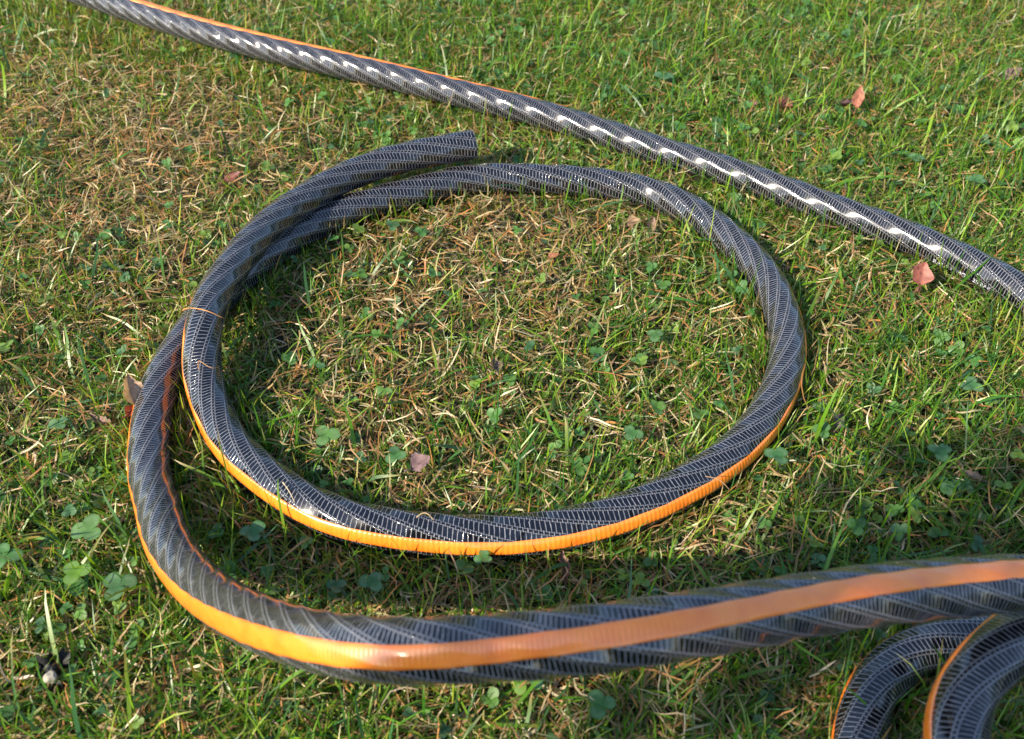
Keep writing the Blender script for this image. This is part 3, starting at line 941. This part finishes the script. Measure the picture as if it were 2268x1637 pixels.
fallen_leaf(2042, 606, .027, D(70), (.15, -.75), (.42, .10, .06), 'glossy red brown leaf in front of the diagonal hose at right', curl=.4, wide=.85, h=.034)
fallen_leaf(516, 394, .026, D(20), (.3, -.4), (.27, .07, .04), 'small dark red leaf in the grass left of the cut hose end', curl=.6)
fallen_leaf(932, 1026, .021, D(35), (.15, -.25), (.31, .17, .17), 'mauve leaf inside the loop beside a dark clover', curl=.4, wide=.85, h=.030)
fallen_leaf(1098, 812, .024, D(100), (.3, .1), (.28, .17, .14), 'dull mauve brown leaf at the centre of the loop', curl=.9)
fallen_leaf(1405, 496, .020, D(15), (.1, -.3), (.42, .24, .12), 'small tan leaf inside the loop under its far side', curl=.8, wide=.8)
fallen_leaf(1445, 500, .022, D(80), (.1, -.5), (.33, .19, .12), 'folded brown leaf right of the small tan one', curl=1.0, wide=.5)
fallen_leaf(1246, 1252, .026, D(95), (.4, -.3), (.26, .10, .04), 'curled brown leaf in the dark grass below the orange stripe', curl=1.3, wide=.4)
fallen_leaf(2150, 1055, .020, D(150), (.2, -.2), (.30, .20, .12), 'pale brown leaf scrap by the bitten clover', curl=.7, wide=.6)
fallen_leaf(1225, 568, .014, D(15), (.2, -.2), (.50, .17, .06), 'tiny orange leaf scrap inside the loop near the top', curl=.6, stem=False)
fallen_leaf(1858, 935, .020, D(60), (.2, -.2), (.20, .12, .13), 'small dark leaf right of the loop', curl=.9)

# dry stalks lying over the hoses
def stalk(points, label, rgb, r=.0007, cat='straw'):
    pts = np.array(points, float)
    t = np.concatenate([[0], np.cumsum(np.linalg.norm(np.diff(pts, axis=0), axis=1))])
    P = spline(pts, t, np.linspace(0, t[-1], 24))
    o = link('dry_stalk', tube_mesh('dry_stalk', P, r, r*.45, 6, rgb), M_LEAF)
    tag(o, label, cat, 'dry stalks lying on the hose')
stalk([at(405, 688, .020), at(430, 683, .049), at(462, 690, .0535), at(497, 706, .044)], 'orange dry stalk bent over both hoses where they cross at left', (.55, .28, .10), .0009)
stalk([at(440, 818, .036), at(440, 800, .0365), at(470, 815, .0375), at(487, 812, .034)], 'thin kinked stalk on the left side of the loop', (.45, .25, .12), .0005)
stalk([at(626, 1068, .0195), at(640, 1088, .0205), at(652, 1112, .0195)], 'short pale straw on the lower left of the loop', (.62, .52, .36), .0006)
stalk([at(922, 1146, .0185), at(938, 1136, .020), at(960, 1152, .0200)], 'little bent straw on top of the hose at the bottom of the loop', (.55, .42, .25), .0005)
stalk([at(1562, 1055, .0195), at(1590, 1062, .0195), at(1615, 1085, .0190)], 'fine brown fibre on the lower right of the loop', (.40, .26, .15), .0004)
stalk([at(1845, 672, .012), at(1866, 655, .030), at(1885, 664, .026)], 'fine brown hair-like stalk on the right side of the loop', (.42, .24, .12), .0004)

# a scrap of black film and a pebble at lower left
def scrap():
    p = at(120, 1488, .016, 0)
    V, F = [], []
    n = 9
    for i in range(n):
        for j in range(n):
            x = (i/(n-1)-.5)*.020; y = (j/(n-1)-.5)*.024
            z = .004*math.sin(i*1.3+j*.6)+.003*math.cos(j*1.7-i*.4)
            rr = 1-.25*math.sin(i*2.1+j*1.1)
            V.append((x*rr, y*rr, z))
    F = [(i*n+j, (i+1)*n+j, (i+1)*n+j+1, i*n+j+1) for i in range(n-1) for j in range(n-1)]
    o = link('plastic_scrap', mesh_poly('plastic_scrap', V, F), M_BLACKSCRAP)
    o.location = tuple(p); o.rotation_euler = (.4, .2, .5)
    tag(o, 'crumpled black plastic scrap in the grass at lower left', 'scrap')
    bm = bmesh.new(); bmesh.ops.create_icosphere(bm, subdivisions=3, radius=.0042)
    for vt in bm.verts:
        vt.co *= 1+.12*math.sin(vt.co.x*900+vt.co.y*700)+.08*math.cos(vt.co.z*1100)
        vt.co.z *= 1.3
    me = bpy.data.meshes.new('pebble'); bm.to_mesh(me); bm.free()
    me.polygons.foreach_set('use_smooth', np.full(len(me.polygons), True))
    q = link('pebble', me, M_PEBBLE)
    q.location = tuple(at(112, 1500, .024, 0)); q.rotation_euler = (.2, .9, 0)
    tag(q, 'small pale pebble beside the black plastic scrap', 'pebble')
scrap()

# ------------------------------------------------------------------ added unseen shrub behind the camera, blocking sun from the lower right
def shrub(x, y, rad, height, label, n, seed):  # stand-in for a crouching person's shadow, added out of view
    rng = np.random.default_rng(seed)
    r = empty('shade_shrub', (x, y, 0))
    tag(r, label, 'added shade blocker')
    d = rng.normal(size=(n, 3)); d /= np.linalg.norm(d, axis=1)[:, None]
    rr = rng.random(n)**.45
    lump = 1+.14*np.sin(d[:, 0]*5+1)*np.cos(d[:, 1]*4)+.10*np.sin(d[:, 2]*7+d[:, 0]*3)
    c = d*(rr*lump)[:, None]*[rad, rad, height/2]+[0, 0, height*.53]
    c[:, 2] = np.maximum(c[:, 2], .06)
    s_ = rng.uniform(.022, .045, n)
    a = rng.normal(size=(n, 3)); a /= np.linalg.norm(a, axis=1)[:, None]
    b_ = np.cross(a, rng.normal(size=(n, 3))); b_ /= np.linalg.norm(b_, axis=1)[:, None]
    L = s_[:, None]
    V = np.stack([c-a*L, c-b_*L*.45, c+a*L, c+b_*L*.45], 1).reshape(-1, 3)
    q = np.arange(n*4)
    me = mesh_from('foliage', V, q, np.arange(n)*4, np.full(n, 4), False)
    g = np.array([[.03, .08, .02], [.05, .11, .025], [.07, .13, .03]])[rng.integers(0, 3, n)]
    set_color(me, np.repeat(g, 4, 0))
    link('foliage', me, M_CLOVER, r)
    for k in range(7):
        az = k/7*math.tau+rng.random()
        e = np.array([math.cos(az)*rad*.6, math.sin(az)*rad*.6, height*.75])
        link('branch', tube_mesh('branch', [(0, 0, -.02), tuple(e*[.2, .2, .4]), tuple(e*[.55, .55, .75]), tuple(e)], .022, .006, 7), M_BARK, r)
shrub(-.90, -1.48, .78, 1.9, 'unseen shrub added behind the camera to shade the lawn, in place of a crouching person', 26000, 3)

# ------------------------------------------------------------------ hedges round the garden, mirrored in the shiny hose
def hedge(x0, y0, x1, y1, h, depth, label, n, seed):
    rng = np.random.default_rng(seed)
    r = empty('hedge', ((x0+x1)/2, (y0+y1)/2, 0))
    tag(r, label, 'hedge')
    a = np.array([x0, y0]); b = np.array([x1, y1]); L = np.linalg.norm(b-a)
    t = rng.uniform(-.5, .5, n)*L
    s_ = rng.uniform(-.5, .5, n); s_ = np.sign(s_)*(np.abs(s_)*2)**.35/2
    z = h*rng.random(n)**.8*(1+.07*np.sin(t*2.3)+.04*np.sin(t*7))
    d = (b-a)/L; nrm = np.array([-d[1], d[0]])
    c = np.stack([t*d[0]+s_*depth*nrm[0], t*d[1]+s_*depth*nrm[1], z+.03], 1)+rng.normal(0, .05, (n, 3))
    c[:, 2] = np.maximum(c[:, 2], .04)
    A = rng.normal(size=(n, 3)); A /= np.linalg.norm(A, axis=1)[:, None]
    B = np.cross(A, rng.normal(size=(n, 3))); B /= np.linalg.norm(B, axis=1)[:, None]
    S = rng.uniform(.035, .075, n)[:, None]
    V = np.stack([c-A*S, c-B*S*.5, c+A*S, c+B*S*.5], 1).reshape(-1, 3)
    me = mesh_from('foliage', V, np.arange(n*4), np.arange(n)*4, np.full(n, 4), False)
    g = np.array([[.03, .07, .02], [.045, .10, .025], [.06, .12, .03]])[rng.integers(0, 3, n)]
    set_color(me, np.repeat(g, 4, 0))
    link('foliage', me, M_CLOVER, r)
    for k in range(int(L/.8)):
        u = (k+.5)*.8-L/2
        link('trunk', tube_mesh('trunk', [(u*d[0], u*d[1], -.02), (u*d[0]+.02, u*d[1], h*.45), (u*d[0], u*d[1]+.03, h*.85)], .035, .012, 7), M_BARK, r)
hedge(-7, 7.2, 7.5, 7.2, 2.1, .9, 'tall clipped green hedge along the far end of the lawn', 34000, 5)
hedge(6.2, 6.5, 6.2, -4.5, 2.0, .9, 'clipped green hedge along the right side of the lawn', 24000, 6)
